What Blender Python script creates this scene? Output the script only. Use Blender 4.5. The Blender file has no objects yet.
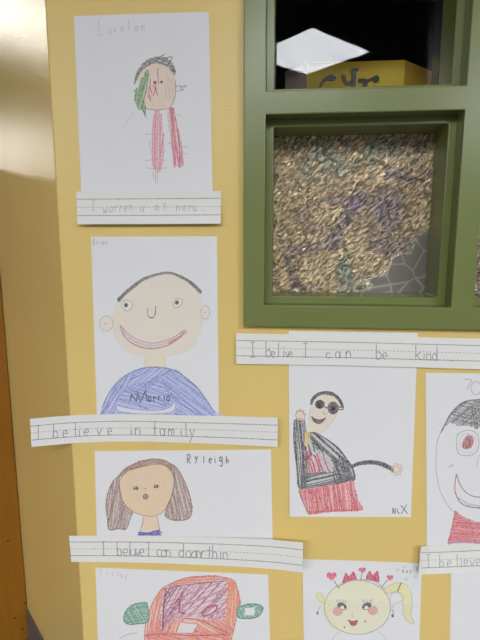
import bpy, bmesh, math, random
from mathutils import Vector, Matrix
from mathutils.geometry import delaunay_2d_cdt
random.seed(11)
sc = bpy.context.scene
col = sc.collection

# ------------------------------------------------------------------ camera
FPX, PITCH, YAW, DIST = 480.0, math.radians(9.3), math.radians(5.4), 0.805
FW = Vector((-math.sin(YAW)*math.cos(PITCH), math.cos(YAW)*math.cos(PITCH), -math.sin(PITCH)))
RT = Vector((math.cos(YAW), math.sin(YAW), 0))
UP = RT.cross(FW)
CAM = Vector((0, -DIST, 0))
FLOOR, CEIL = -1.074, 1.315
cd = bpy.data.cameras.new('camera'); cam = bpy.data.objects.new('camera', cd); col.objects.link(cam)
cam.matrix_world = Matrix.Translation(CAM) @ Matrix((RT, UP, -FW)).transposed().to_4x4()
cd.sensor_fit = 'VERTICAL'; cd.sensor_height = 24.0; cd.lens = FPX/640*24.0
cd.clip_start = 0.01
sc.camera = cam

def wall_pt(x, y, off=0.0):
    """the point 'off' metres in front of the wall that measures (x, y) on the survey photo"""
    d = FW + RT*((x-240)/FPX) + UP*((320-y)/FPX)
    return CAM + d*((-off-CAM.y)/d.y)

# ------------------------------------------------------------------ materials
def lin(c):
    return tuple((v/255/12.92 if v/255 <= .04045 else ((v/255+.055)/1.055)**2.4) for v in c)

def new_mat(name):
    m = bpy.data.materials.new(name); m.use_nodes = True
    nt = m.node_tree
    return m, nt, nt.nodes['Principled BSDF']

def N(nt, t, **kw):
    n = nt.nodes.new(t)
    for k, v in kw.items():
        if k in n.inputs: n.inputs[k].default_value = v
        else: setattr(n, k, v)
    return n

def mix(nt, fac, a, b):
    n = nt.nodes.new('ShaderNodeMix'); n.data_type = 'RGBA'
    for s, v in ((n.inputs[0], fac), (n.inputs[6], a), (n.inputs[7], b)):
        if hasattr(v, 'links') or isinstance(v, bpy.types.NodeSocket): nt.links.new(v, s)
        else: s.default_value = v if not isinstance(v, tuple) or len(v) == 4 else (*v, 1)
    return n.outputs[2]

def paint(name, rgb, rough=.4, bump=.05, bscale=350, var=.06, spec=.5, vscale=6, metal=0):
    m, nt, p = new_mat(name)
    tc = N(nt, 'ShaderNodeTexCoord')
    nz = N(nt, 'ShaderNodeTexNoise', Scale=vscale, Detail=4); nt.links.new(tc.outputs['Object'], nz.inputs['Vector'])
    d = tuple(v*(1-var) for v in rgb); l = tuple(min(1, v*(1+var)) for v in rgb)
    nt.links.new(mix(nt, nz.outputs['Fac'], d, l), p.inputs['Base Color'])
    p.inputs['Roughness'].default_value = rough
    p.inputs['Specular IOR Level'].default_value = spec
    p.inputs['Metallic'].default_value = metal
    if bump:
        nb = N(nt, 'ShaderNodeTexNoise', Scale=bscale, Detail=2); nt.links.new(tc.outputs['Object'], nb.inputs['Vector'])
        b = N(nt, 'ShaderNodeBump', Strength=bump, Distance=.002)
        nt.links.new(nb.outputs['Fac'], b.inputs['Height']); nt.links.new(b.outputs['Normal'], p.inputs['Normal'])
    return m

M = {}
M['wall'] = paint('yellow_wall_paint', (.79, .585, .205), .17, .30, 380, .03, .25)
M['green'] = paint('olive_green_gloss_paint', (.180, .213, .062), .27, .03, 120, .06)
M['rear'] = paint('dark_window_stop', (.03, .035, .035), .25, 0, var=.1)
M['ceil'] = paint('ceiling_tile', (.22, .21, .19), .9, .1, 80)
M['floor'] = paint('slate_blue_floor', (.045, .05, .065), .45, .03, 60)
M['base'] = paint('grey_rubber_base', (.115, .10, .092), .4, 0)
M['dark'] = paint('unlit_room_black', (.012, .012, .013), .8, 0)
M['white_metal'] = paint('white_metal', (.75, .75, .75), .4, 0)
M['paper'] = paint('white_drawing_paper', (.82, .812, .812), .75, .04, 500, .015, .2, 40)
M['strip'] = paint('ruled_strip_paper', (.82, .805, .765), .75, .04, 500, .015, .2, 40)
M['yellow_board'] = paint('mustard_board', (.80, .53, .016), .5, .02, 200)
M['pink_board'] = paint('dusky_pink_board', (.85, .60, .62), .5, .02, 200)
M['brown_board'] = paint('tan_board', (.72, .42, .07), .5, .02, 200)
M['letter_dark'] = paint('black_letter', (.02, .018, .015), .4, 0)
M['letter_grey'] = paint('grey_glitter_letter', (.16, .15, .14), .35, .5, 700, .6, .8, 500)
M['screw'] = paint('dark_screw', (.03, .02, .01), .4, 0)

def wood_mat():
    m, nt, p = new_mat('orange_brown_wood')
    tc = N(nt, 'ShaderNodeTexCoord'); mp = N(nt, 'ShaderNodeMapping'); mp.inputs['Scale'].default_value = (14, 14, 1.2)
    nt.links.new(tc.outputs['Object'], mp.inputs['Vector'])
    nz = N(nt, 'ShaderNodeTexNoise', Scale=4, Detail=6, Distortion=.6); nt.links.new(mp.outputs['Vector'], nz.inputs['Vector'])
    nt.links.new(mix(nt, nz.outputs['Fac'], (.22, .080, .004), (.34, .140, .008)), p.inputs['Base Color'])
    p.inputs['Roughness'].default_value = .4
    return m
M['wood'] = wood_mat()

def glow(name, rgb, e):
    m, nt, p = new_mat(name)
    p.inputs['Base Color'].default_value = (.8, .8, .8, 1)
    p.inputs['Emission Color'].default_value = (*rgb, 1); p.inputs['Emission Strength'].default_value = e
    return m
M['far_panel'] = glow('far_lit_panel', (1.0, .95, .88), 10)
M['soft_panel'] = glow('dim_lit_panel', (1.0, .95, .89), 7.5)
M['panel'] = glow('lit_panel', (.955, .972, 1.0), 19)

def clear_glass():
    m, nt, p = new_mat('clear_glass'); out = nt.nodes['Material Output']
    nt.nodes.remove(p)
    t = N(nt, 'ShaderNodeBsdfTransparent'); t.inputs[0].default_value = (.95, .96, .95, 1)
    g = N(nt, 'ShaderNodeBsdfGlossy', Roughness=.0)
    fr = N(nt, 'ShaderNodeFresnel', IOR=1.25); mx = N(nt, 'ShaderNodeMixShader')
    nt.links.new(fr.outputs[0], mx.inputs[0]); nt.links.new(t.outputs[0], mx.inputs[1]); nt.links.new(g.outputs[0], mx.inputs[2])
    nt.links.new(mx.outputs[0], out.inputs[0])
    return m
M['clear'] = clear_glass()

def hammered_glass():
    """iridescent hammered film glass; smooth crackle leaf in its lower right corner (object space: x 0..w, z 0..h)"""
    m, nt, p = new_mat('iridescent_hammered_glass'); L = nt.links.new
    tc = N(nt, 'ShaderNodeTexCoord')
    # colour clouds of the iridescent film
    n1 = N(nt, 'ShaderNodeTexNoise', Scale=11, Detail=3, Distortion=.8); L(tc.outputs['Object'], n1.inputs['Vector'])
    cr = N(nt, 'ShaderNodeValToRGB'); e = cr.color_ramp.elements
    e[0].position = .30; e[0].color = (.36, .29, .33, 1)
    e[1].position = .72; e[1].color = (.36, .40, .32, 1)
    for pos, c in ((.40, (.44, .36, .30, 1)), (.49, (.82, .61, .38, 1)), (.60, (.64, .53, .37, 1))):
        k = e.new(pos); k.color = c
    L(n1.outputs['Fac'], cr.inputs['Fac'])
    # hammered bump, grains leaning up to the right
    mp = N(nt, 'ShaderNodeMapping', vector_type='TEXTURE'); mp.inputs['Rotation'].default_value = (0, math.radians(-42), 0); mp.inputs['Scale'].default_value = (1, 1, .45)
    L(tc.outputs['Object'], mp.inputs['Vector'])
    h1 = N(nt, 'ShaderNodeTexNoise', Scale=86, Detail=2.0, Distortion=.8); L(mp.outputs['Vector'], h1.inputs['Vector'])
    # crackle: cell edges
    vo = N(nt, 'ShaderNodeTexVoronoi', Scale=27, feature='DISTANCE_TO_EDGE'); L(tc.outputs['Object'], vo.inputs['Vector'])
    ve = N(nt, 'ShaderNodeMapRange'); ve.inputs[1].default_value = .008; ve.inputs[2].default_value = .045; ve.inputs[3].default_value = 1; ve.inputs[4].default_value = 0
    L(vo.outputs['Distance'], ve.inputs[0])
    # region mask: x/w - z/h above .45
    sx = N(nt, 'ShaderNodeSeparateXYZ'); L(tc.outputs['Object'], sx.inputs[0])
    a = N(nt, 'ShaderNodeMath', operation='SUBTRACT'); L(sx.outputs['X'], a.inputs[0]); L(sx.outputs['Z'], a.inputs[1])
    nw = N(nt, 'ShaderNodeTexNoise', Scale=25, Detail=2); L(tc.outputs['Object'], nw.inputs['Vector'])
    b = N(nt, 'ShaderNodeMath', operation='MULTIPLY_ADD'); L(nw.outputs['Fac'], b.inputs[0]); b.inputs[1].default_value = .09; L(a.outputs[0], b.inputs[2])
    rg = N(nt, 'ShaderNodeMapRange'); rg.inputs[1].default_value = .194; rg.inputs[2].default_value = .208
    L(b.outputs[0], rg.inputs[0])
    gv = N(nt, 'ShaderNodeMapRange'); gv.inputs[1].default_value = .40; gv.inputs[2].default_value = .64; gv.inputs[3].default_value = .58; gv.inputs[4].default_value = 1.8  # grain shade and glints put into the film colour: dark grooves, bright ridges
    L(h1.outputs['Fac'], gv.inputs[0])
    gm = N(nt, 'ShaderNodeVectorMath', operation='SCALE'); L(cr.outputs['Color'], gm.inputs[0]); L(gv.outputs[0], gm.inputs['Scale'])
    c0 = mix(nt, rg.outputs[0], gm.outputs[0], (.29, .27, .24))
    mm = N(nt, 'ShaderNodeMath', operation='MULTIPLY'); L(rg.outputs[0], mm.inputs[0]); L(ve.outputs[0], mm.inputs[1])
    c1 = mix(nt, mm.outputs[0], c0, (.50, .465, .40))
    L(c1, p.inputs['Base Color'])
    inv = N(nt, 'ShaderNodeMapRange'); inv.inputs[3].default_value = 1.0; inv.inputs[4].default_value = .10
    L(rg.outputs[0], inv.inputs[0])
    bp = N(nt, 'ShaderNodeBump', Distance=.012); L(h1.outputs['Fac'], bp.inputs['Height']); L(inv.outputs[0], bp.inputs['Strength'])
    L(bp.outputs['Normal'], p.inputs['Normal'])
    p.inputs['Metallic'].default_value = .45
    p.inputs['Roughness'].default_value = .2
    return m
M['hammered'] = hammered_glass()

_ink = {}
PAPER = (.82, .812, .812)
def ink(rgb, cover=.85):
    """wax crayon or pencil: colour broken by the grain of the paper"""
    key = (rgb, cover)
    if key in _ink: return _ink[key]
    m, nt, p = new_mat('crayon'); c = lin(rgb); k = min(1.30, .85/max(c)); c = tuple(v*k for v in c)
    tc = N(nt, 'ShaderNodeTexCoord')
    nz = N(nt, 'ShaderNodeTexNoise', Scale=420, Detail=2); nt.links.new(tc.outputs['Object'], nz.inputs['Vector'])
    mr = N(nt, 'ShaderNodeMapRange'); mr.inputs[1].default_value = .3; mr.inputs[2].default_value = .7
    mr.inputs[3].default_value = max(0, cover-.22); mr.inputs[4].default_value = min(1, cover+.18)
    nt.links.new(nz.outputs['Fac'], mr.inputs[0])
    nt.links.new(mix(nt, mr.outputs[0], PAPER, c), p.inputs['Base Color'])
    p.inputs['Roughness'].default_value = .7; p.inputs['Specular IOR Level'].default_value = .2
    _ink[key] = m
    return m

# ------------------------------------------------------------------ object helpers
def tag(o, label=None, cat=None, group=None, kind=None):
    for k, v in (('label', label), ('category', cat), ('group', group), ('kind', kind)):
        if v: o[k] = v
    return o

def empty(name, loc, rz=0, parent=None):
    o = bpy.data.objects.new(name, None); col.objects.link(o); o.location = loc; o.rotation_euler.z = rz
    o.empty_display_size = .05
    if parent: o.parent = parent
    return o

def link_bm(name, bm, mats, parent=None, loc=None, bevel=0, smooth=False, recalc=True):
    if recalc: bmesh.ops.recalc_face_normals(bm, faces=bm.faces[:])
    me = bpy.data.meshes.new(name); bm.to_mesh(me); bm.free()
    for m in (mats if isinstance(mats, (list, tuple)) else [mats]): me.materials.append(m)
    if smooth:
        for f in me.polygons: f.use_smooth = True
    o = bpy.data.objects.new(name, me); col.objects.link(o)
    if parent: o.parent = parent
    if loc is not None: o.location = loc
    if bevel:
        b = o.modifiers.new('bevel', 'BEVEL'); b.width = bevel; b.segments = 2; b.limit_method = 'ANGLE'; b.angle_limit = math.radians(40)
    return o

def add_box(bm, x0, x1, y0, y1, z0, z1):
    v = [bm.verts.new(p) for p in ((x0,y0,z0),(x1,y0,z0),(x1,y1,z0),(x0,y1,z0),(x0,y0,z1),(x1,y0,z1),(x1,y1,z1),(x0,y1,z1))]
    for f in ((0,3,2,1),(4,5,6,7),(0,1,5,4),(1,2,6,5),(2,3,7,6),(3,0,4,7)): bm.faces.new([v[i] for i in f])

def add_prism(bm, pts, z0, z1):
    a = [bm.verts.new((x, y, z0)) for x, y in pts]; b = [bm.verts.new((x, y, z1)) for x, y in pts]
    bm.faces.new(a[::-1]); bm.faces.new(b); n = len(pts)
    for i in range(n): bm.faces.new((a[i], a[(i+1) % n], b[(i+1) % n], b[i]))

def add_grid_solid(bm, xs, zs, holes, y0, y1):
    """a board lying in the x-z plane, cut into cells, with the cells in 'holes' left out"""
    vc = {}
    def v(i, j, y):
        k = (i, j, y)
        if k not in vc: vc[k] = bm.verts.new((xs[i], y, zs[j]))
        return vc[k]
    nx, nz = len(xs)-1, len(zs)-1
    solid = lambda i, j: 0 <= i < nx and 0 <= j < nz and (i, j) not in holes
    for i in range(nx):
        for j in range(nz):
            if not solid(i, j): continue
            bm.faces.new((v(i,j,y0), v(i+1,j,y0), v(i+1,j+1,y0), v(i,j+1,y0)))
            bm.faces.new((v(i,j,y1), v(i,j+1,y1), v(i+1,j+1,y1), v(i+1,j,y1)))
            for di, dj, a, b in ((-1,0,(i,j),(i,j+1)), (1,0,(i+1,j),(i+1,j+1)), (0,-1,(i,j),(i+1,j)), (0,1,(i,j+1),(i+1,j+1))):
                if not solid(i+di, j+dj): bm.faces.new((v(*a,y0), v(*b,y0), v(*b,y1), v(*a,y1)))

# ------------------------------------------------------------------ room shell
XC = -0.388                                  # outer corner where the wall turns back 45 degrees
XI, YI = -0.683, 0.295                       # inner corner by the wooden cabinet
T = .14
WX0, WX1, WZ0, WZ1 = -.055, .620, -.127, .552   # rough opening of the window
bm = bmesh.new()
add_grid_solid(bm, [XC, WX0, WX1, 1.6], [FLOOR, WZ0, WZ1, CEIL], {(1, 1)}, 0, T)
tag(link_bm('wall_front', bm, M['wall'], bevel=.0015), kind='structure')
bm = bmesh.new()
s = 1.25
add_prism(bm, [(XC, 0), (XC, T), (XC-s+.1, T+s-.1+.06), (XC-s, s)], FLOOR, CEIL)
tag(link_bm('wall_left', bm, M['wall'], bevel=.0015), kind='structure')
bm = bmesh.new(); add_box(bm, -9, 6, -8, 7, FLOOR-.05, FLOOR)
tag(link_bm('floor', bm, M['floor']), kind='structure')
bm = bmesh.new(); add_box(bm, -9, 6, -8, 7, CEIL, CEIL+.05)
tag(link_bm('ceiling', bm, M['ceil']), kind='structure')
# rubber base along the angled wall and along the front wall
bm = bmesh.new(); k = .006/2**.5
add_prism(bm, [(XC, -.001), (XC-k, -k), (XI-k, YI-k), (XI, YI-.001)], FLOOR, FLOOR+.092)
tag(link_bm('baseboard_left', bm, M['base'], bevel=.0015), kind='structure')
bm = bmesh.new(); add_box(bm, XC, 1.6, -.006, 0, FLOOR, FLOOR+.092)
tag(link_bm('baseboard_front', bm, M['base'], bevel=.0015), kind='structure')
# unlit room behind the window, its darkness put into near-black walls
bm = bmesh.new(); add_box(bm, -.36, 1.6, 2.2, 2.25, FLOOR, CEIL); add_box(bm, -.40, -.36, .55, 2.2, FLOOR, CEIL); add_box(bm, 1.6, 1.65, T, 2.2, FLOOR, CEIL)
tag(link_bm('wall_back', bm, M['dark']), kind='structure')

# ------------------------------------------------------------------ window
win = tag(empty('window_1', (0, 0, 0)), 'green painted window frame with a dark clear pane above a hammered iridescent pane', None, None, 'structure')
XS = [-.0692, -.0345, .2645, .2998, .5988, .6340]
ZS = [-.1410, -.1045, .1948, .2300, .5290, .5650]
bm = bmesh.new(); add_grid_solid(bm, XS, ZS, {(1, 1), (3, 1), (1, 3), (3, 3)}, -.015, .018)
link_bm('window_frame', bm, M['green'], win, bevel=.0018)
BW = .0118; YG = .092
for a in (1, 3):
    for b in (1, 3):
        x0, x1, z0, z1 = XS[a], XS[a+1], ZS[b], ZS[b+1]
        e = .0 
        bm = bmesh.new(); add_grid_solid(bm, [x0-.012, x0+BW, x1-BW, x1+.012], [z0-.012, z0+BW, z1-BW, z1+.012], {(1, 1)}, .0182, YG-.002)
        link_bm('glazing_bead', bm, M['green'], win, bevel=.0015)
        bm = bmesh.new(); add_grid_solid(bm, [x0-.012, x0+BW-.001, x1-BW+.001, x1+.012], [z0-.012, z0+BW-.001, z1-BW+.001, z1+.012], {(1, 1)}, YG+.005, T)
        link_bm('rear_stop', bm, M['rear'], win, bevel=.001)
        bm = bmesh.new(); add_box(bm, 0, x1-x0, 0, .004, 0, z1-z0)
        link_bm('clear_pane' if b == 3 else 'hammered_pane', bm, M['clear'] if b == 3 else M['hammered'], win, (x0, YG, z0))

# ------------------------------------------------------------------ yellow lettered box in the dark room
YB = .42
def zb(y, x=360): return wall_pt(x, y, -YB).z
xl, xr = wall_pt(307, 75, -YB).x, wall_pt(405, 61, -YB).x
zt = zb(61.3); w = .075
box = tag(empty('sign_box', ((xl+xr)/2, YB, zt-.26)), 'mustard yellow lettered box with pink left side, behind the clear window pane', 'sign')
def board(name, pts, z0, z1, m, th=.006):
    bm = bmesh.new(); add_prism(bm, pts, z0, z1)
    o = link_bm(name, bm, m, box, bevel=.0006); 
    for v in o.data.vertices: v.co -= box.location
    return o
z0 = zt-.26; th = .006
wl, wr = .052, .085
board('front_board', [(xl, YB), (xr, YB), (xr-th, YB+th), (xl+th, YB+th)], z0, zt, M['yellow_board'])
board('side_board', [(xl, YB), (xl+th, YB+th), (xl-wl+th, YB+wl+th), (xl-wl, YB+wl)], z0, zt, M['pink_board'])
board('side_board', [(xr, YB), (xr+wr, YB+wr), (xr+wr-th, YB+wr+th), (xr-th, YB+th)], z0, zt, M['brown_board'])
board('back_board', [(xl-wl+th, YB+wl+th+.001), (xr+wr-th, YB+wr+th+.001), (xr+wr-th, YB+wr+.016), (xl-wl+th, YB+wl+.016)], z0, zt, M['yellow_board'])
def letter(pts, w, m):
    """cut-out letter glued to the front board: thick strokes in the x-z plane, 3 mm deep"""
    bm = bmesh.new()
    for pl in pts:
        P = [wall_pt(300+x/5.647, 60+y/5.647, -(YB-.0005)) for x, y, _ in pl]
        ww = [k for _, _, k in pl]; L_, R_ = [], []
        for i, p in enumerate(P):
            t = (P[min(i+1, len(P)-1)]-P[max(i-1, 0)]).normalized(); n = Vector((-t.z, 0, t.x))*(ww[i]*w*.5)
            L_.append(p+n); R_.append(p-n)
        ring = L_+R_[::-1]; a = [bm.verts.new(p) for p in ring]; b = [bm.verts.new(p+Vector((0, -.003, 0))) for p in ring]
        n = len(P)
        for i in range(n-1):
            for q, fl in ((a, 0), (b, 1)):
                j = 2*n-1-i; f = [q[i], q[i+1], q[j-1], q[j]]; bm.faces.new(f if fl else f[::-1])
        for i in range(2*n): bm.faces.new((a[i], a[(i+1) % (2*n)], b[(i+1) % (2*n)], b[i]))
    o = link_bm('cutout_letter', bm, m, box)
    for v in o.data.vertices: v.co -= box.location
    return o
letter([[(92,185,1),(108,158,1.1),(120,140,1)], [(112,148,.8),(130,118,1.2),(150,104,1.5),(172,103,2.2),(190,105,2),(204,98,1)], [(150,104,.8),(160,90,.6),(185,84,.6)]], .0046, M['letter_grey'])['label'] = 'grey glitter letter r'
letter([[(236,88,1.2),(246,96,1.6),(250,118,1.6),(262,132,1.6),(282,130,1.4),(298,118,1)], [(300,55,2.2),(304,85,2),(302,115,1.9),(300,150,1.8),(292,185,1.6)], [(288,58,1),(330,54,1)]], .0056, M['letter_grey'])['label'] = 'dark grey letter y'
letter([[(328,116,1.5),(352,118,1.8),(368,118,1.8)], [(372,110,2),(368,135,2),(362,170,2)], [(376,128,1),(392,114,1.2),(412,106,1.6),(428,108,3.4),(440,112,2.6),(446,112,1)]], .0050, M['letter_dark'])['label'] = 'black letter r'

# ------------------------------------------------------------------ wooden cabinet by the left wall
r45 = math.radians(45)
cabz = .170
cab = tag(empty('wooden_cabinet', (XI, YI, FLOOR), math.radians(225)), 'orange-brown wooden cabinet side standing in the corner at the far left edge', 'cabinet')
# local x runs along the cabinet face away from the corner, local -y is behind it
g = .0015
bm = bmesh.new(); add_box(bm, g, .90, -.45, 0, 0, cabz-FLOOR-.022); link_bm('body', bm, M['wood'], cab, bevel=.002)
bm = bmesh.new(); add_box(bm, g-.001, .905, -.455, .003, cabz-FLOOR-.022, cabz-FLOOR); link_bm('top', bm, M['wood'], cab, bevel=.003)
DN = Vector((1, -1, 0)).normalized()
for (px, py) in ((8, 541), (15, 618), (22.5, 629), (24.5, 603)):
    d = FW + RT*((px-240)/FPX) + UP*((320-py)/FPX)
    t = (Vector((XI, YI, 0))-CAM).dot(DN)/d.dot(DN); q = cab.matrix_basis.inverted() @ (CAM+d*t)
    bm = bmesh.new(); bmesh.ops.create_cone(bm, cap_ends=True, segments=12, radius1=.0025, radius2=.002, depth=.002, matrix=Matrix.Translation((q.x, .0008, q.z)) @ Matrix.Rotation(-math.pi/2, 4, 'X'))
    link_bm('screw', bm, M['screw'], cab)

# ------------------------------------------------------------------ ceiling lights
def panel_light(x, y, label, group=None, rz=r45, m='panel'):
    t = tag(empty('ceiling_light', (x, y, CEIL), rz), label, 'ceiling light', group)
    bm = bmesh.new(); add_grid_solid(bm, [-.315, -.298, .298, .315], [-.315, -.298, .298, .315], {(1, 1)}, 0, .012)
    bmesh.ops.rotate(bm, verts=bm.verts[:], matrix=Matrix.Rotation(math.pi/2, 3, 'X'))
    bmesh.ops.translate(bm, verts=bm.verts[:], vec=(0, 0, -.0125)); link_bm('light_frame', bm, M['white_metal'], t)
    bm = bmesh.new(); add_box(bm, -.298, .298, -.298, .298, -.010, -.0005); link_bm('diffuser', bm, M[m], t)
    return t
panel_light(.143, -2.677, 'square white panel light mirrored in the dark upper window pane')
FILL_LAMPS = ((-.7, -3.52), (-1.55, -4.37), (-2.4, -3.52), (1.84, -4.37), (2.69, -3.52), (1.84, -2.67), (2.69, -5.2), (-3.25, -4.37), (3.55, -4.37), (-2.4, -5.2))  # unseen panels added to brighten the wall, kept out of the pane's reflection
G = 'unseen panel lights added to brighten the yellow wall'
for x, y in FILL_LAMPS:
    panel_light(x, y, 'unseen square white ceiling panel light added to brighten the yellow wall', G)
panel_light(-2.55, 1.17, 'square ceiling panel light beyond the cabinet, nearer glow on the angled yellow wall', m='soft_panel')
for x, y in ((-5.7, 3.35), (-6.3, 3.2), (-6.5, 3.75), (-7.2, 3.6), (-7.3, 4.2)):
    panel_light(x, y, 'square ceiling panel light beyond the cabinet, farther glow on the angled yellow wall', 'far ceiling panel lights beyond the cabinet', m='far_panel')

# ------------------------------------------------------------------ paper and crayon
def interp(pl, x):
    if x <= pl[0][0]:
        (x0, y0), (x1, y1) = pl[0], pl[1]
    else:
        for (x0, y0), (x1, y1) in zip(pl, pl[1:]):
            if x <= x1: break
    return y0 + (y1-y0)*(x-x0)/(x1-x0)

class Sheet:
    """a sheet of paper on the wall: top and bottom edges (left to right), how far each spot stands off the wall"""
    def __init__(s, name, top, bot, off, label, cat, mat='paper', group=None, nu=24, nv=24, th=.0003):
        s.top, s.bot, s.off = top, bot, off
        xl, xr = top[0][0], top[-1][0]; bl, br = bot[0][0], bot[-1][0]
        s.ends = (xl, xr, bl, br); s.layer = 0
        base = wall_pt((bl+br)/2, interp(bot, (bl+br)/2), 0)
        s.loc = base
        s.root = tag(empty(name, base), label, cat, group)
        bm = bmesh.new(); F, B = {}, {}
        for i in range(nu+1):
            for j in range(nv+1):
                u, v = i/nu, j/nv
                tx = xl+(xr-xl)*u; bx = bl+(br-bl)*u
                x = tx+(bx-tx)*v; y = interp(top, tx)*(1-v)+interp(bot, bx)*v
                o = off(u, v)
                p = wall_pt(x, y, o)
                F[i, j] = bm.verts.new(p-base); B[i, j] = bm.verts.new(p-base+Vector((0, th, 0)))
        for i in range(nu):
            for j in range(nv):
                bm.faces.new((F[i,j], F[i,j+1], F[i+1,j+1], F[i+1,j])); bm.faces.new((B[i,j], B[i+1,j], B[i+1,j+1], B[i,j+1]))
        for i in range(nu):
            bm.faces.new((F[i,0], F[i+1,0], B[i+1,0], B[i,0])); bm.faces.new((F[i,nv], B[i,nv], B[i+1,nv], F[i+1,nv]))
        for j in range(nv):
            bm.faces.new((F[0,j], B[0,j], B[0,j+1], F[0,j+1])); bm.faces.new((F[nu,j], F[nu,j+1], B[nu,j+1], B[nu,j]))
        link_bm('paper', bm, M[mat], s.root)
    def uv(s, x, y):
        xl, xr, bl, br = s.ends; v = .5
        for _ in range(3):
            a = xl+(bl-xl)*v; b = xr+(br-xr)*v; u = (x-a)/(b-a)
            yt = interp(s.top, xl+(xr-xl)*u); yb = interp(s.bot, bl+(br-bl)*u); v = (y-yt)/(yb-yt)
        return u, v
    def pt(s, x, y, lift):
        u, v = s.uv(x, y)
        return wall_pt(x, y, s.off(min(1, max(0, u)), min(1, max(0, v)))+lift)-s.loc

def smooth(pts, step=1.6):
    if len(pts) < 3:
        q = pts
    else:
        q = []
        P = [pts[0]]+list(pts)+[pts[-1]]
        for i in range(1, len(P)-2):
            p0, p1, p2, p3 = P[i-1:i+3]
            for k in range(6):
                t = k/6
                q.append(tuple(.5*((2*b)+(c-a)*t+(2*a-5*b+4*c-d)*t*t+(3*b-a-3*c+d)*t**3) for a, b, c, d in zip(p0, p1, p2, p3)))
        q.append(tuple(pts[-1]))
    out = [q[0]]
    for a, b in zip(q, q[1:]):
        n = max(1, int(math.dist(a[:2], b[:2])/step))
        for k in range(1, n+1): out.append(tuple(a[i]+(b[i]-a[i])*k/n for i in range(len(a))))
    return out

def inside(poly, x, y):
    c = False
    for (x0, y0), (x1, y1) in zip(poly, poly[1:]+poly[:1]):
        if (y0 > y) != (y1 > y) and x < (x1-x0)*(y-y0)/(y1-y0)+x0: c = not c
    return c

class Ink:
    """one drawn part of a sheet, all its crayon strokes in one mesh"""
    def __init__(s, sheet, name, parent=None, label=None):
        s.sh, s.name, s.parent, s.label = sheet, name, parent or sheet.root, label
        s.bm = bmesh.new(); s.mats = []
    def mi(s, m):
        if m not in s.mats: s.mats.append(m)
        return s.mats.index(m)
    def lift(s):
        s.sh.layer += 1
        return 8e-5+s.sh.layer*9e-6
    def line(s, pts, w=1.0, rgb=(110, 108, 106), cover=.8, curve=True, lift=None):
        pts = [tuple(p) if len(p) > 2 else (p[0], p[1], 1.0) for p in pts]
        P = smooth(pts) if curve else smooth_lin(pts)
        m = s.mi(ink(rgb, round(cover, 2))); lf = lift if lift is not None else s.lift(); prev = None
        n = len(P)
        for i in range(n):
            x, y, k = P[i]; a, b = P[max(0, i-1)], P[min(n-1, i+1)]
            dx, dy = b[0]-a[0], b[1]-a[1]; L = math.hypot(dx, dy) or 1
            hw = w*k*.5*random.uniform(.85, 1.15)
            nx, ny = -dy/L*hw, dx/L*hw
            cur = (s.bm.verts.new(s.sh.pt(x+nx, y+ny, lf)), s.bm.verts.new(s.sh.pt(x-nx, y-ny, lf)))
            if prev:
                f = s.bm.faces.new((prev[0], cur[0], cur[1], prev[1])); f.material_index = m
            prev = cur
        return s
    def fill(s, poly, rgb, cover=.5, close_smooth=True):
        if close_smooth:
            poly = [p[:2] for p in smooth(list(poly)+[poly[0]], 3)][:-1]
        xs = [p[0] for p in poly]; ys = [p[1] for p in poly]
        V = [Vector(p) for p in poly]; E = [(i, (i+1) % len(poly)) for i in range(len(poly))]
        y = min(ys)+1.25
        while y < max(ys):
            x = min(xs)+1.25
            while x < max(xs):
                if inside(poly, x, y): V.append(Vector((x+.01, y+.013)))
                x += 2.5
            y += 2.5
        r = delaunay_2d_cdt(V, E, [], 1, 1e-4)
        lf = s.lift(); m = s.mi(ink(rgb, round(max(.3, cover-.08) if cover < .7 else cover, 2)))
        vs = [s.bm.verts.new(s.sh.pt(p.x, p.y, lf)) for p in r[0]]
        for f in r[2]:
            try:
                k = s.bm.faces.new([vs[i] for i in f]); k.material_index = m
            except ValueError: pass
        return s
    def hatch(s, poly, ang, gap, w, rgb, cover=.85, jit=.5, skip=0, wob=.8, close_smooth=True):
        if close_smooth:
            poly = [p[:2] for p in smooth(list(poly)+[poly[0]], 3)][:-1]
        w *= .95; cover = max(.35, cover-.08)
        a = math.radians(ang); c, sn = math.cos(a), math.sin(a)
        R = [(x*c+y*sn, -x*sn+y*c) for x, y in poly]
        y = min(p[1] for p in R)+gap*.5; top = max(p[1] for p in R); lf = s.lift()
        while y < top:
            yy = y+random.uniform(-jit, jit)*gap; xs = []
            for (x0, y0), (x1, y1) in zip(R, R[1:]+R[:1]):
                if (y0 > yy) != (y1 > yy): xs.append(x0+(yy-y0)*(x1-x0)/(y1-y0))
            xs.sort()
            for x0, x1 in zip(xs[::2], xs[1::2]):
                if x1-x0 < 1 or random.random() < skip: continue
                x0 += random.uniform(-.8, 1.0); x1 += random.uniform(-1.0, .8)
                mid = ((x0+x1)/2, yy+random.uniform(-wob, wob))
                pl = [(x0, yy+random.uniform(-wob, wob)*.6), mid, (x1, yy+random.uniform(-wob, wob)*.6)]
                s.line([(px*c-py*sn, px*sn+py*c) for px, py in pl], w*random.uniform(.7, 1.25), rgb, cover, lift=lf+random.random()*6e-6)
            y += gap
        return s
    def ring(s, cx, cy, rx, ry, w, rgb, cover=.8, a0=0, a1=360, n=20):
        return s.line(ell(cx, cy, rx, ry, n, a0, a1), w, rgb, cover)
    def dot(s, cx, cy, rx, ry, rgb, cover=.9):
        return s.fill(ell(cx, cy, rx, ry, 12)[:-1], rgb, cover)
    def build(s):
        o = link_bm(s.name, s.bm, s.mats, s.parent, recalc=False)
        if s.label: o['label'] = s.label
        return o

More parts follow.
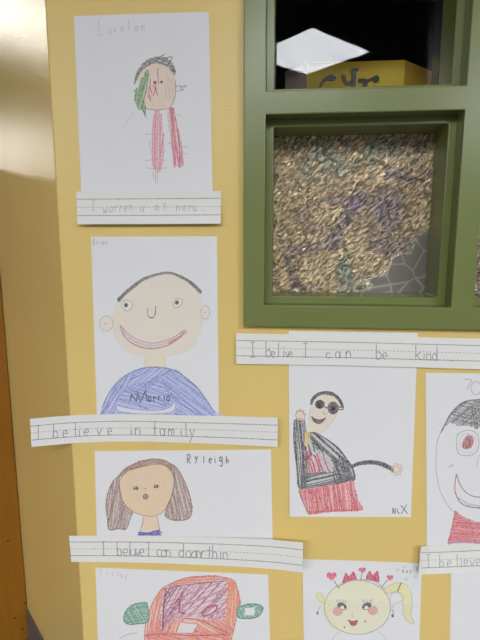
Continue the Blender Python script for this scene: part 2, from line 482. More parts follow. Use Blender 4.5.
def smooth_lin(pts, step=1.6):
    out = [pts[0]]
    for a, b in zip(pts, pts[1:]):
        n = max(1, int(math.dist(a[:2], b[:2])/step))
        for k in range(1, n+1): out.append(tuple(a[i]+(b[i]-a[i])*k/n for i in range(len(a))))
    return out

def ell(cx, cy, rx, ry, n=20, a0=0, a1=360):
    return [(cx+rx*math.cos(math.radians(a0+(a1-a0)*i/n)), cy+ry*math.sin(math.radians(a0+(a1-a0)*i/n))) for i in range(n+1)]

def V(x0, y0, k):
    return lambda *pts: [(x0+p[0]/k, y0+p[1]/k, *p[2:]) for p in pts]

# hand-printed stroke letters: x 0..1, y 0 = line, 1 = x-height, 2 = full height, below 0 = tail
C_ = lambda cx, cy, rx, ry, a0, a1, n=9: [(cx+rx*math.cos(math.radians(a0+(a1-a0)*i/n)), cy+ry*math.sin(math.radians(a0+(a1-a0)*i/n))) for i in range(n+1)]
FONT = {
 'I': [[(.5,2),(.5,0)], [(.2,2),(.8,2)], [(.2,0),(.85,0)]], 'l': [[(.4,2),(.4,0)]], 'i': [[(.4,1),(.4,0)], [(.38,1.35),(.42,1.45)]],
 'b': [[(.15,2),(.15,0)], C_(.45,.48,.32,.48,170,-170)], 'd': [[(.8,2),(.8,0)], C_(.48,.48,.32,.48,10,350)],
 'e': [[(.15,.5),(.8,.55)], C_(.48,.5,.33,.5,8,310)], 'v': [[(.1,1),(.45,0)], [(.45,0),(.85,1)]],
 'n': [[(.15,1),(.15,0)], [(.15,.6),(.3,.95),(.6,.95),(.75,.6),(.78,0)]],
 'm': [[(.08,1),(.08,0)], [(.08,.6),(.2,.95),(.38,.9),(.45,.5),(.45,0)], [(.45,.6),(.6,.95),(.78,.9),(.88,.5),(.9,0)]],
 'f': [[(.75,1.75),(.6,2),(.4,1.9),(.38,1.4),(.38,0)], [(.12,1),(.7,1)]], 'a': [C_(.45,.48,.33,.48,20,380), [(.8,1),(.82,0)]],
 'y': [[(.12,1),(.45,.15)], [(.85,1),(.2,-.9)]], 'r': [[(.2,1),(.22,0)], [(.22,.6),(.4,.95),(.75,.9)]],
 'u': [[(.12,1),(.15,.3),(.4,0),(.7,.25),(.78,1)], [(.78,1),(.8,0)]], 'w': [[(.05,1),(.25,0)], [(.25,0),(.48,.8)], [(.48,.8),(.7,0)], [(.7,0),(.95,1)]],
 'c': [C_(.5,.5,.35,.5,40,320)], 'k': [[(.15,2),(.15,0)], [(.75,1.1),(.15,.5)], [(.3,.6),(.8,0)]], 'o': [C_(.48,.5,.35,.5,90,450)],
 't': [[(.45,1.8),(.45,0)], [(.1,1.15),(.85,1.15)]], 'h': [[(.15,2),(.15,0)], [(.15,.6),(.35,.95),(.65,.9),(.75,.5),(.77,0)]],
 'g': [C_(.45,.5,.32,.48,20,380), [(.78,1),(.78,-.6),(.5,-.95),(.15,-.7)]], 's': [[(.8,.85),(.4,1),(.2,.7),(.75,.35),(.6,0),(.15,.1)]],
 '.': [[(.3,.05),(.45,.12),(.5,.0)]], 'R': [[(.15,2),(.18,0)], [(.15,1.95),(.6,2),(.8,1.6),(.6,1.1),(.2,1)], [(.3,1),(.9,0)]],
 'M': [[(.08,0),(.12,2)], [(.12,2),(.5,.7)], [(.5,.7),(.85,2)], [(.85,2),(.92,0)]], 'X': [[(.1,2),(.9,0)], [(.9,2),(.1,0)]],
 'B': [[(.15,2),(.15,0)], [(.15,1.95),(.6,1.9),(.7,1.5),(.2,1.05),(.75,.8),(.75,.2),(.15,0)]], 'L': [[(.2,2),(.22,0)], [(.22,0),(.85,.1)]],
 'W': [[(.02,1.9),(.25,0)], [(.25,0),(.5,1.5)], [(.5,1.5),(.72,0)], [(.72,0),(.98,1.9)]], 'T': [[(.5,2),(.5,0)], [(.1,2),(.9,2)]],
 'Z': [[(.1,1.9),(.85,2)], [(.85,2),(.4,0)]], 'O': [C_(.5,1,.42,.95,90,450,14)], 'Y': [[(.1,1.8),(.5,1)], [(.9,2),(.3,0)]],
}
def write(I, items, xh, w, rgb, cover=.8, wide=.85, jit=.06):
    """items: (letter, x, baseline y[, height factor])"""
    for it in items:
        ch, x, y = it[:3]; k = it[3] if len(it) > 3 else 1
        for st in FONT[ch]:
            I.line([(x+(p[0]+random.uniform(-jit, jit))*xh*k*wide, y-(p[1]+random.uniform(-jit, jit))*xh*k) for p in st], w, rgb, cover, curve=len(st) > 2)

def write_words(S, words, w, rgb, cover, wide=.85, base=None, default=6):
    """every written word is a part of its own; base(x) gives the writing line"""
    for word in words:
        I = Ink(S, 'written_word'); its = []
        for it in word:
            ch, x = it[:2]; y = base(x) if base else it[2]; k = it[-1] if len(it) > (2 if base else 3) else 1
            its.append((ch, x, y, k))
        write(I, its, default, w, rgb, cover, wide); I.build()

def words_of(items, gap):
    out = [[items[0]]]
    for a, b in zip(items, items[1:]):
        if b[1]-a[1] > gap or b[0] == 'I' or a[0] == 'I' or b[0] == '.': out.append([])
        out[-1].append(b)
    return out

def spread(word, x0, x1, y0, y1, k=1):
    n = len(word); L = []
    for i, ch in enumerate(word):
        t = i/max(1, n-1)
        if ch != ' ': L.append((ch, x0+(x1-x0)*t, y0+(y1-y0)*t, k))
    return L

def rules(sh, lines, rgb=(105, 104, 100), w=.75):
    I = Ink(sh, 'ruled_lines')
    for pts, dashed in lines:
        if not dashed:
            I.line([(*p, 1) for p in pts], w, rgb, .75)
        else:
            P = smooth([(*p, 1) for p in pts], .5); acc = 0; seg = [P[0]]; on = True; lf = I.lift()
            for a, b in zip(P, P[1:]):
                acc += math.dist(a[:2], b[:2]); seg.append(b)
                if acc > (1.6 if on else 1.3):
                    if on and len(seg) > 1: I.line([seg[0], seg[-1]], w*.9, rgb, .62, curve=False, lift=lf)
                    acc = 0; seg = [b]; on = not on
    return I.build()

GREY, DARK, LEAD = (120, 118, 116), (52, 46, 44), (140, 138, 138)
flat = lambda o, lb=0, rb=0: (lambda u, v: o + lb*max(0, v-.6)**2/.16 + rb*max(0, u-.75)**2/.0625)
DR = 'childrens_drawing'

# ================================================================== drawing: child with green hair, pink legs
S = Sheet(DR, [(73.9, 16), (208.9, 11.6)], [(81.5, 197), (212.8, 197)], flat(.0012),
          'topmost drawing, of a figure with a green hair lock and two pink legs', 'drawing')
c = V(120, 40, 4.2625)
hd = Ink(S, 'drawn_head')
hd.fill(c((75,150),(95,118),(130,100),(170,98),(212,115),(234,155),(236,230),(220,285),(160,297),(108,290),(85,240)), (216, 190, 164), .72)
hd.hatch(c((75,150),(110,110),(160,100),(212,115),(234,160),(234,230),(220,285),(160,297),(108,290),(85,240)), 80, 1.6, .8, (205, 168, 138), .5, skip=.2)
hd.hatch(c((195,150),(225,150),(232,220),(205,260),(190,220)), 85, 1.3, .8, (196, 140, 96), .5)
hd.line(c((100,285),(118,294),(160,298),(205,292),(222,275),(236,230),(236,170)), .9, (120, 120, 96), .7)
for a in (((125,200),(122,225),(132,250)), ((150,185),(155,215),(160,238)), ((140,190),(150,215),(138,240)), ((130,165),(128,200),(136,228)), ((118,235),(132,262)), ((160,120),(162,160),(166,190)), ((150,190),(152,205),(148,222))):
    hd.line(c(*a), 1.0, (176, 62, 70), .75)
hob = hd.build()
e = Ink(S, 'drawn_eye', hob); e.dot(*c((149,181))[0], 1.7, 1.7, (130, 36, 44)); e.build()
e = Ink(S, 'drawn_eye', hob); e.dot(*c((177,179))[0], 1.5, 1.4, (84, 60, 48)); e.build()
e = Ink(S, 'drawn_ear', hob, 'grey pencil ear squiggle')
for a in (((235,195),(250,198),(285,194)), ((238,190),(240,205),(236,210)), ((252,192),(262,200),(258,206),(280,198)), ((242,222),(256,212),(270,216)), ((256,218),(272,208))): e.line(c(*a), .7, GREY, .7)
e.build()
h = Ink(S, 'drawn_hair', None, 'dark brown scribbled hair')
band = ((62,190),(64,158),(82,118),(118,84),(160,70),(200,76),(228,108),(238,140),(228,146),(205,118),(170,104),(130,104),(95,128),(74,165))
h.fill(c(*band), (118, 100, 92), .45)
h.hatch(c(*band), 20, 1.2, 1.0, (74, 60, 56), .75, skip=.1); h.hatch(c(*band), -35, 1.7, .9, (62, 50, 48), .8, skip=.2)
for a in (((180,82),(222,72),(205,100)), ((120,100),(150,78),(195,95)), ((150,95),(175,70),(190,62)), ((205,96),(232,128),(238,138)), ((62,190),(75,150),(110,95))): h.line(c(*a), .9, (66, 54, 52), .8)
h.build()
h = Ink(S, 'drawn_hair', None, 'long green hair lock on the left of the face')
gp = ((118,122),(96,160),(80,195),(62,220),(66,270),(82,300),(92,295),(108,326),(108,285),(104,250),(114,210),(126,150))
h.fill(c(*gp), (150, 172, 106), .6); h.hatch(c(*gp), 108, 1.2, 1.1, (92, 142, 62), .85, skip=.05); h.hatch(c(*gp), 98, 2.2, 1.0, (58, 100, 42), .8, skip=.4)
h.line(c((100,300),(106,318),(110,328)), .9, (50, 70, 44)); h.line(c((60,310),(38,335),(18,372)), .5, LEAD, .4); h.build()
for pl, a, rgb, rgb2 in ((((146,300),(172,304),(180,360),(186,430),(186,500),(178,545),(162,566),(146,548),(134,520),(136,440),(140,370)), 91, (206, 112, 130), (186, 70, 96)),
                     (((200,292),(228,290),(240,340),(256,410),(266,480),(268,540),(240,538),(226,545),(222,470),(212,400),(202,330)), 84, (200, 76, 100), (176, 44, 74))):
    l = Ink(S, 'drawn_leg'); l.fill(c(*pl), rgb, .38); l.hatch(c(*pl), a, 1.7, 1.0, rgb, .85, skip=.1, wob=1.2); l.hatch(c(*pl), a+4, 3.4, 1.1, rgb2, .8, skip=.3, wob=1.4); l.build()
for grp in ((((105,400),(150,404),(190,408)), ((130,475),(160,472),(192,470)), ((108,515),(150,508),(190,512)), ((110,545),(150,548),(202,545)), ((124,425),(130,470)), ((150,560),(152,612)), ((160,565),(158,610)), ((140,560),(142,590))),
            (((204,440),(265,442)), ((250,455),(290,456)), ((255,480),(287,486))), (((240,318),(262,322)),)):
    l = Ink(S, 'drawn_stripes')
    for a in grp: l.line(c(*a), .6, (150, 120, 124), .6)
    l.build()
t = Ink(S, 'name_lettering'); write(t, [('L', 97.5, 35.5, 1.5), ('o', 108, 34), ('r', 114, 33), ('e', 120, 32), ('l', 127, 30, 1.0), ('a', 134, 31), ('n', 141, 31)], 5.2, .7, (150, 148, 150), .5); t.build()

# ================================================================== strip under it
sag = lambda a, b: (lambda u, v: a + b*v*v)
S = Sheet('sentence_strip', [(76.2, 191.7), (150, 191.4), (221.3, 191)], [(77.6, 224.2), (150, 224), (220.4, 223.6)], sag(.0030, .010),
          'white ruled paper strip with faint pencil words under the figure with green hair', 'paper strip', 'strip', nu=30, nv=10)
rules(S, [([(76.6,199.2),(150,198.8),(221,198.2)], 0), ([(76.9,207.2),(150,207),(220.8,206.4)], 1), ([(77.2,215.6),(150,215.3),(220.6,214.8)], 0)])
write_words(S, words_of([('I',91,210.5),('w',103,213.5),('o',109,212),('r',114,211),('r',119,211),('e',123.5,211),('n',129,210.5),('a',140,211.5),('m',155,210.5),('Y',162.5,210.5,.8),('n',176,211),('e',182,211),('r',188,211),('u',192.5,211),('.',201,210.5)], 8), .75, (118,116,118), .52, default=5.2)

# ================================================================== drawing: smiling man in blue shirt
S = Sheet(DR, [(91, 236.7), (217, 236.3)], [(97.2, 428), (219, 428)], flat(.0012),
          'drawing of a big-headed smiling person in a blue crayon shirt', 'drawing')
c2 = V(60, 220, 2); c = V(90, 235, 3.69); cl = V(95, 265, 6.857); cr_ = V(150, 265, 6.857); cs = V(90, 340, 3.69)
nk = Ink(S, 'drawn_neck'); nk.fill(cs((205,40),(275,40),(280,103),(200,103)), (233, 222, 188), .8, False)
nk.line(cs((205,48),(203,76),(201,102)), .6, (176,166,146), .6); nk.line(cs((274,48),(275,76),(280,102)), .6, (176,166,146), .6); nk.build()
hp = c2((117,162),(140,138),(172,118),(210,107),(248,114),(272,138),(283,170),(285,200),(276,232),(256,260),(215,272),(172,273),(137,263),(113,236),(105,208),(108,182))
hd = Ink(S, 'drawn_face'); hd.fill(hp, (230, 217, 196), .78); hd.hatch(hp, 25, 2.6, 1.0, (226, 210, 184), .6, skip=.3); hd.hatch(hp, -30, 3.8, 1.0, (230, 214, 186), .6, skip=.4)
hd.line(hp+hp[:1], .55, (196, 182, 160), .55); hob = hd.build()
for cc, ctr, rx, ry in ((cl, (78,402), 46, 52), (cr_, (380,325), 30, 48)):
    e = Ink(S, 'drawn_ear', hob); q = cc(ctr)[0]; sx = 6.857
    e.fill(ell(*q, rx/sx, ry/sx, 14)[:-1], (233, 222, 206), .7); e.ring(*q, rx/sx, ry/sx, .7, (160, 152, 146), .7)
    e.dot(q[0]-.8, q[1], .6, .6, (90, 84, 80)); e.build()
for cc, ctr, pp, alm in ((cl, (220,277), (213,275), 0), (cr_, (190,257), (184,257), 1)):
    e = Ink(S, 'drawn_eye', hob); q = cc(ctr)[0]; p = cc(pp)[0]
    e.fill(ell(*q, 5.2, 5.2, 14)[:-1], (236, 230, 218), .8)
    if alm: e.line(cc((158,270),(172,235),(205,232),(224,250),(205,282),(172,292),(158,270)), .65, (140,132,124), .75)
    else: e.ring(*q, 5.3, 5.3, .65, (140,132,124), .7)
    e.dot(*p, 1.9, 2.2, (40,34,32)); e.build()
e = Ink(S, 'drawn_nose', hob); e.line(cl((362,295),(360,335),(374,362)), .65, (120,112,106), .8); e.line(cl((368,356),(385,362),(402,358)), 1.1, (70,60,58), .9); e.line(cl((402,358),(414,330),(416,280)), .85, (80,72,70), .85); e.build()
e = Ink(S, 'drawn_mouth', hob, 'toothy curved smile, red at its right end')
outer = c2((120,210),(128,232),(150,250),(180,257.5),(212,252),(236,238),(254,222)); inner = c2((122,211),(134,225),(155,239),(185,246),(214,240),(238,228),(250,219))
e.fill(outer+inner[::-1], (214, 186, 182), .65)
e.hatch(c2((218,250),(236,238),(254,222),(249,219),(236,229),(216,242)), -30, 1.0, 1.0, (186,70,80), .8)
e.line(outer, 1.0, (158, 84, 88), .75); e.line(inner, .8, (168, 104, 106), .65)
m_ = [((a[0]+b[0])/2, (a[1]+b[1])/2) for a, b in zip(outer, inner)]; e.line(m_, .6, (176,120,122), .55)
for p in smooth([(*p, 1) for p in m_], 2.2)[2:-8]: e.line([(p[0]-.2, p[1]-2.2), (p[0]+.2, p[1]+2.2)], .5, (160,120,124), .55)
e.build()
h = Ink(S, 'drawn_hair'); hl = [(117.9,301,1.2),(125.2,293.3,1.1),(133.4,286.5,1.05),(144.2,278.9,.8),(157.8,274.3,.55),(168.6,272.9,.55),(179.4,276.2,.8),(190.3,282.4,1.0),(201.1,292.7,1.2)]
h.line(hl, 3.4, (118,106,98), .75); h.line([(x, y-.9, k) for x, y, k in hl], 1.2, (78,68,62), .85); h.line([(x+.4, y+.9, k) for x, y, k in hl], 1.0, (88,78,72), .8); h.build()
sp = cs((33,282),(45,250),(62,212),(90,168),(130,132),(180,108),(230,100),(290,106),(340,130),(390,170),(425,215),(455,262),(462,282))
sp = sp[:1]+sp[1:-1]+sp[-1:]
sh = Ink(S, 'drawn_shirt', None, 'blue crayon shirt'); sh.fill(sp, (150, 160, 208), .66)
for ar, an in ((((33,282),(60,215),(90,168),(130,132),(170,112),(130,180),(95,250),(90,282)), 115), (((260,150),(300,108),(345,132),(390,170),(430,225),(462,282),(330,282),(300,220)), 32), (((130,180),(180,110),(240,102),(300,110),(260,150),(190,200)), 140), (((100,240),(130,180),(260,150),(310,230),(225,255)), 12), (((90,282),(110,262),(200,276),(300,272),(330,282)), 5)):
    sh.hatch(cs(*ar), an, 1.7, 1.15, (104, 120, 190), .75, skip=.12, wob=1); sh.hatch(cs(*ar), an+8, 4.4, 1.1, (80, 92, 172), .8, skip=.4, wob=1)
sh.line(sp[1:-1], 1.0, (84, 92, 150), .8); sob = sh.build()
b = Ink(S, 'drawn_band', sob, 'white swoosh across the shirt'); bp_ = cs((98,240),(135,250),(180,257),(225,260),(270,256),(300,244),(312,226),(316,244),(300,266),(240,273),(170,272),(120,266),(98,256))
b.fill(bp_, (214, 216, 226), .9); b.line(bp_+bp_[:1], .7, (96,102,150), .7); b.build()
t = Ink(S, 'shirt_lettering', sob, 'dark pencil lettering on the shirt')
for pl in (((148,225),(152,200)), ((152,200),(172,228)), ((172,228),(176,192)), ((176,192),(186,230)), ((186,230),(205,186)), ((205,186),(212,226))): t.line(cs(*pl), 1.15, (58,66,104), .9, curve=False)
write(t, [('a', 147.5, 401.5), ('r', 153, 401.5), ('r', 157.5, 401), ('i', 162.5, 400.5), ('o', 166, 401)], 5.0, 1.15, (58,66,104), .9); t.build()
t = Ink(S, 'name_lettering'); write(t, [('B',92.6,244.5),('r',96.4,244.5),('i',99,244.5),('a',101.5,244.5),('n',105,244.8)], 3.2, .6, (130,130,132), .6); t.build()

# ================================================================== strip: I believe in family
def famoff(u, v): return .0035 + .020*(max(0, .38-u)/.38)**2 + .014*(max(0, u-.55)/.45)**2
S = Sheet('sentence_strip', [(30, 419), (52, 416.8), (76, 415.2), (110, 414.2), (145, 414.3), (190, 415.5), (235, 416.4), (278, 417.6)],
          [(31.5, 447), (52, 445), (76, 443), (110, 441.6), (145, 441.6), (190, 443), (235, 444.8), (277.4, 447)], famoff,
          'white ruled paper strip reading I believe in family, overhanging the wall corner', 'paper strip', 'strip', nu=48, nv=6)
def along(S, f, x0=None, x1=None, n=9):
    x0 = x0 or S.top[0][0]+.6; x1 = x1 or S.top[-1][0]-.6
    return [(x0+(x1-x0)*i/n, interp(S.top, x0+(x1-x0)*i/n)*(1-f)+interp(S.bot, x0+(x1-x0)*i/n)*f) for i in range(n+1)]
rules(S, [(along(S, .26), 0), (along(S, .50), 1), (along(S, .76), 0)])
write_words(S, words_of((('I',34.5),('b',52.5),('e',62),('l',72.5),('i',76.5),('e',83),('v',96),('e',106.5),('i',128.5),('n',134.5),('f',152),('a',159),('m',168),('i',178.5),('l',183),('y',188.5),('.',203)), 15), .85, (96, 94, 92), .75, 1.0, lambda x: interp(S.top, x+3)*0.24+interp(S.bot, x+3)*0.76, 7.0)

# ================================================================== drawing: girl with long brown hair
S = Sheet(DR, [(94.7, 451.2), (271, 449.6)], [(96.8, 544), (272.8, 545)], flat(.0012),
          'wide drawing of a girl with long brown hair and a purple collar', 'drawing')
c = V(100, 450, 5.0526)
nk = Ink(S, 'drawn_neck'); nk.fill(c((218,325),(290,325),(302,408),(202,412)), (226, 198, 160), .75, False); nk.line(c((220,335),(214,375),(202,410)), .7, (140,112,84)); nk.line(c((288,335),(296,375),(302,405)), .7, (140,112,84)); nk.build()
cv = Ink(S, 'drawn_collar'); pl = c((188,432),(200,412),(240,418),(300,402),(304,432)); cv.fill(pl, (98,70,164), .85, False); cv.hatch(pl, 10, 1.0, .9, (74,48,146), .9); cv.build()
fp = c((97,165),(118,122),(150,100),(200,85),(290,72),(335,82),(365,120),(374,155),(366,210),(345,270),(310,320),(260,335),(200,325),(150,300),(112,250))
fc = Ink(S, 'drawn_face'); fc.fill(fp, (216, 186, 142), .85); fc.hatch(fp, 12, 2.2, 1.0, (204,168,120), .65, skip=.15); fc.hatch(fp, 80, 4, .9, (212,176,126), .8, skip=.3); fc.line(fp+fp[:1], .7, (140,106,74), .75); fob = fc.build()
for xx, yy in ((181, 194), (284, 185)):
    e = Ink(S, 'drawn_eye', fob); p = c((xx, yy))[0]
    e.line([(p[0]-2, p[1]+1.6), (p[0]-1.8, p[1]-1.4), (p[0]+1.9, p[1]-1.4), (p[0]+2, p[1]+1.4)], .7, DARK); e.dot(p[0]+.9, p[1], 1.0, 1.4, DARK); e.dot(p[0]-1.1, p[1]+.2, .8, 1.3, (70,52,44)); e.build()
e = Ink(S, 'drawn_nose', fob); e.line(c((220,198),(230,194),(236,200)), .7, (150,104,76)); e.build()
e = Ink(S, 'drawn_mouth', fob); p = c((230,236))[0]; e.dot(*p, 2.3, 2.3, (158,106,92), .9); e.ring(*p, 2.5, 2.5, .8, (104,66,58)); e.build()
hr = Ink(S, 'drawn_hair', None, 'long brown crayon hair')
BR, BR2 = (148, 106, 88), (116, 76, 58)
lobL = c((98,128),(62,165),(36,230),(30,290),(38,350),(46,402),(90,398),(132,398),(152,345),(162,312),(132,286),(108,240),(97,190))
lobR = c((330,58),(380,82),(412,130),(440,190),(458,250),(464,310),(448,346),(400,356),(355,350),(328,325),(345,275),(366,220),(376,160),(366,110),(340,84))
topb = c((92,135),(120,100),(160,76),(210,56),(265,46),(315,50),(350,66),(360,92),(330,78),(290,70),(200,86),(150,100),(112,130))
for pl, an, cv_ in ((lobL, 97, .48), (lobR, 76, .48), (topb, -18, .6)):
    hr.fill(pl, BR, cv_); hr.hatch(pl, an, 1.5, 1.05, BR, .85, skip=.05, wob=1.2); hr.hatch(pl, an+7, 3.0, 1.0, BR2, .8, skip=.25, wob=1.2); hr.line(pl+pl[:1], .9, (112,76,64), .8)
hr.hatch(topb, -14, 1.6, 1.1, (150,96,58), .85); hr.build()
t = Ink(S, 'name_lettering'); write(t, [('R',187,463.6,1.0),('Y',194.5,463.5,.85),('l',202.5,463,.75),('e',208.5,463),('i',213.5,463),('g',219,461.5),('h',226,463.5,.8)], 4.6, 1.05, (78,72,98), .85); t.build()

# ================================================================== strip: I believe ... do
def stoff(u, v): return .0032 + .002*v + .026*(max(0, u-.5)/.5)**2
S = Sheet('sentence_strip', [(69, 535.8), (120, 535.6), (160, 535.8), (200, 536.8), (236, 537.8), (272, 539.6), (303, 542.8)],
          [(71.3, 561.8), (120, 562.2), (160, 563.1), (200, 564.8), (236, 566.4), (272, 569), (302.6, 572.6)], stoff,
          'white ruled paper strip curling at its right end, under the girl with brown hair', 'paper strip', 'strip', nu=44, nv=6)
rules(S, [(along(S, .24), 0), (along(S, .50), 1), (along(S, .76), 0)])
write_words(S, words_of((('I',100),('b',116),('e',122),('l',127),('u',130),('v',134.5),('e',138.5),('I',145),('c',156),('a',160.5),('n',165),('d',178),('o',185),('a',191),('n',195),('r',200),('t',206),('h',211.5),('i',218),('n',222)), 15), .85, (96, 94, 92), .75, 1.0, lambda x: interp(S.top, x+3)*0.24+interp(S.bot, x+3)*0.76, 7.0)

# ================================================================== drawing: orange robot head
S = Sheet(DR, [(95.4, 567.6), (180, 571), (268.2, 574.6)], [(100, 704), (180, 706), (272, 708)], flat(.0012),
          'drawing of a big orange and magenta head with green ears', 'drawing')
c = V(90, 565, 2.667)
t_out = c((162,112),(178,82),(200,58),(250,36),(300,30),(350,32),(384,42),(394,70),(400,98),(392,130),(384,170),(372,215),(360,262),(270,280),(180,268),(150,225),(146,190),(150,150))
hd = Ink(S, 'drawn_head', None, 'orange crayon head'); hd.fill(t_out, (228, 158, 126), .55)
for ar, an, gp in ((((148,190),(162,112),(178,82),(198,60),(196,120),(190,190)), 100, 1.3), (((360,44),(386,44),(400,98),(388,150),(370,215),(350,215),(362,150)), 92, 1.2), (((190,68),(250,36),(330,28),(384,42),(360,52),(280,50),(210,70)), -8, 1.3), (((148,190),(200,178),(370,188),(360,262),(270,280),(180,268)), 8, 1.4), (((290,145),(365,150),(370,190),(260,190)), 30, 1.3), (((195,150),(250,142),(235,185),(190,188)), 110, 1.4)):
    hd.hatch(c(*ar), an, gp, 1.15, (216, 104, 66), .8, skip=.05, wob=1); hd.hatch(c(*ar), an+6, 2.8, 1.1, (196, 64, 48), .8, skip=.3, wob=1)
hd.hatch(c((368,46),(386,48),(392,80),(388,130),(372,150),(362,140)), 95, 1.5, 1.2, (222,124,40), .85)
hd.line(t_out+t_out[:1], 1.0, (186, 88, 60), .8)
for a in (((146,188),(200,184),(270,188),(372,186)), ((250,142),(300,150),(366,182)), ((150,185),(158,196))): hd.line(c(*a), 1.2, (182, 62, 46), .85)
hob = hd.build()
f = Ink(S, 'drawn_screen', hob, 'magenta scribbled square'); mp_ = c((198,62),(240,54),(300,48),(362,42),(364,95),(360,140),(330,146),(285,138),(240,142),(205,160),(192,178),(190,120))
f.fill(mp_, (204, 140, 164), .42); f.hatch(mp_, -48, 2.1, 1.05, (160, 46, 88), .8, skip=.12, wob=1.5); f.hatch(mp_, -20, 2.6, 1.0, (176, 76, 110), .75, skip=.2, wob=1.5); f.hatch(c((198,62),(250,54),(240,110),(210,150),(192,170)), -60, 2, 1.1, (134,28,64), .85, skip=.2)
f.line(c((194,175),(196,120),(202,62)), 1.3, (112,30,50), .9); f.line(c((202,64),(250,54),(362,42)), .9, (140,50,60), .8); f.line(c((298,130),(312,114),(338,108),(332,124),(306,136),(298,130)), 1.3, (150,24,50), .9)
f.line(c((228,100),(240,92),(238,124),(252,128)), 1.4, (150,20,50), .9); f.ring(*c((206,78))[0], 2.4, 2.6, .9, (96,70,84)); f.ring(*c((344,84))[0], 2.6, 2.8, .9, (120,110,140)); f.build()
w_ = Ink(S, 'drawn_mouth', hob, 'white gap between orange strokes'); pl = c((240,152),(288,158),(274,182),(230,182)); w_.fill(pl, (226, 216, 212), .9, False); w_.line(pl+pl[:1], .8, (196,96,66), .8, curve=False); w_.build()
for pl, hol in ((((152,100),(120,104),(98,120),(90,142),(100,157),(125,157),(156,148)), 0), (((394,112),(425,104),(456,108),(460,122),(446,138),(420,143),(394,138)), 1)):
    e = Ink(S, 'drawn_ear', None, 'green crayon ear'); q = c(*pl); e.fill(q, (106, 164, 138), .6); e.hatch(q, 60, 1.4, 1.1, (70,140,108), .85, wob=1); e.hatch(q, -10, 2.6, 1.0, (58,122,96), .8, skip=.2)
    if hol: e.fill(c((412,116),(440,112),(438,134),(414,134)), (220,224,222), .9, False)
    e.line(q+q[:1], 1.1, (52,116,90), .85); e.build()
e = Ink(S, 'drawn_line'); e.line(c((78,196),(100,186),(126,181)), .6, (150,110,110), .7); e.build()
t = Ink(S, 'name_lettering'); write(t, [('I',99.5,574,.8),('i',106,575,1),('i',111,576,1),('i',116.5,576.5,1),('m',120,578,.9),('y',124.5,578,.9)], 3.8, .6, (150,148,148), .5); t.build()

# ================================================================== strip: I believe I can be kind
def kindoff(u, v): return .0034 + .003*v + .004*(max(0, .12-u)/.12)**2
S = Sheet('sentence_strip', [(236, 333.4), (345, 335.2), (480, 338.6), (520, 340)], [(236.4, 363.8), (345, 365.6), (480, 369.2), (520, 370.6)], kindoff,
          'white ruled paper strip reading I believe I can be kind, below the window', 'paper strip', 'strip', nu=48, nv=6)
rules(S, [(along(S, .23), 0), (along(S, .48), 1), (along(S, .735), 0)])
write_words(S, words_of((('I',249,1.05),('b',265,1.1),('e',270.5,.8),('l',275.5,1),('i',281,1),('v',285,.8),('e',288,.8),('I',302,1.05),('c',325.5,.8),('a',334.5,1),('n',345,1),('b',375,1.1),('e',382,.9),('k',414.5,1.1),('i',421,1),('n',425.5,1),('d',431,1.1),('.',449,1)), 15), .85, (96, 94, 92), .75, 1.0, lambda x: interp(S.top, x+3)*0.24+interp(S.bot, x+3)*0.76, 7.0)

# ================================================================== drawing: waving man in sunglasses
S = Sheet(DR, [(288.7, 331), (417.8, 333)], [(289.6, 516.6), (411, 517)], flat(.0012, .003),
          'drawing of a waving person in sunglasses, black jacket and red trousers', 'drawing')
c = V(285, 365, 3.556); ca = V(290, 440, 6.0); BK = (44, 42, 44)
fc = Ink(S, 'drawn_face'); fp = c((92,150),(118,116),(158,106),(196,132),(190,160),(165,205),(135,236),(104,244),(78,236),(84,192)); fc.fill(fp, (226, 210, 188), .75); fc.hatch(fp, -60, 2.0, .9, (212,186,152), .55, skip=.2); fc.line(fp[-1:]+fp[:1], .6, (180,150,126), .6); fc.line(fp[4:8], .6, (180,150,126), .6); fob = fc.build()
g_ = Ink(S, 'drawn_sunglasses', fob, 'black sunglasses')
q = c((124,140))[0]; g_.dot(*q, 4.8, 4.5, (34,28,32), .95); q = c((171,153))[0]; g_.fill(ell(*q, 5.4, 6.0, 14)[:-1], (70,66,72), .9); g_.ring(*q, 5.2, 5.8, 1.0, (40,36,42)); g_.dot(q[0]-.3, q[1]+.3, 2.6, 3.0, (24,22,26), .95)
g_.line(c((138,146),(148,152),(156,150)), 1.2, BK); g_.line(c((188,148),(198,150),(207,146)), 1.5, BK); g_.line(c((190,158),(206,158),(207,148)), 1.0, BK); g_.build()
e = Ink(S, 'drawn_nose', fob); e.line(c((140,162),(136,172),(144,176),(150,170)), .6, (130,110,100), .7); e.build()
e = Ink(S, 'drawn_mouth', fob); pl = c((94,182),(102,200),(118,208),(134,202),(144,188),(132,194),(116,195),(104,190)); e.fill(pl, (84,60,54), .85); e.line(pl+pl[:1], .8, (60,40,38), .9); e.build()
h = Ink(S, 'drawn_hair'); hl = c((93,142,.8),(99,122,1.2),(118,105,1.2),(146,99,1.3),(174,106,1.2),(193,124,1.1),(203,142,.9),(206,154,.7)); h.line(hl, 2.9, (66,46,42), .8); h.line([(x, y-.7, k) for x, y, k in hl], .9, (40,30,30), .9); h.build()
jk = Ink(S, 'drawn_jacket', None, 'black crayon jacket with raised left arm')
jp = c((36,196),(66,194),(70,225),(76,244),(108,242),(150,266),(188,294),(216,330),(240,366),(246,408),(200,424),(150,428),(100,436),(58,447),(48,420),(40,350),(31,270),(32,220))
jk.fill(jp, (110,106,106), .42)
jk.hatch(c((34,196),(68,194),(74,240),(76,330),(80,420),(58,447),(46,420),(40,350),(31,270)), 86, 1.05, 1.1, BK, .9, skip=.03, wob=1)
jk.hatch(c((80,244),(108,242),(150,266),(188,294),(216,330),(240,366),(200,380),(150,320),(110,300)), 42, 1.2, 1.15, BK, .9, skip=.08, wob=1)
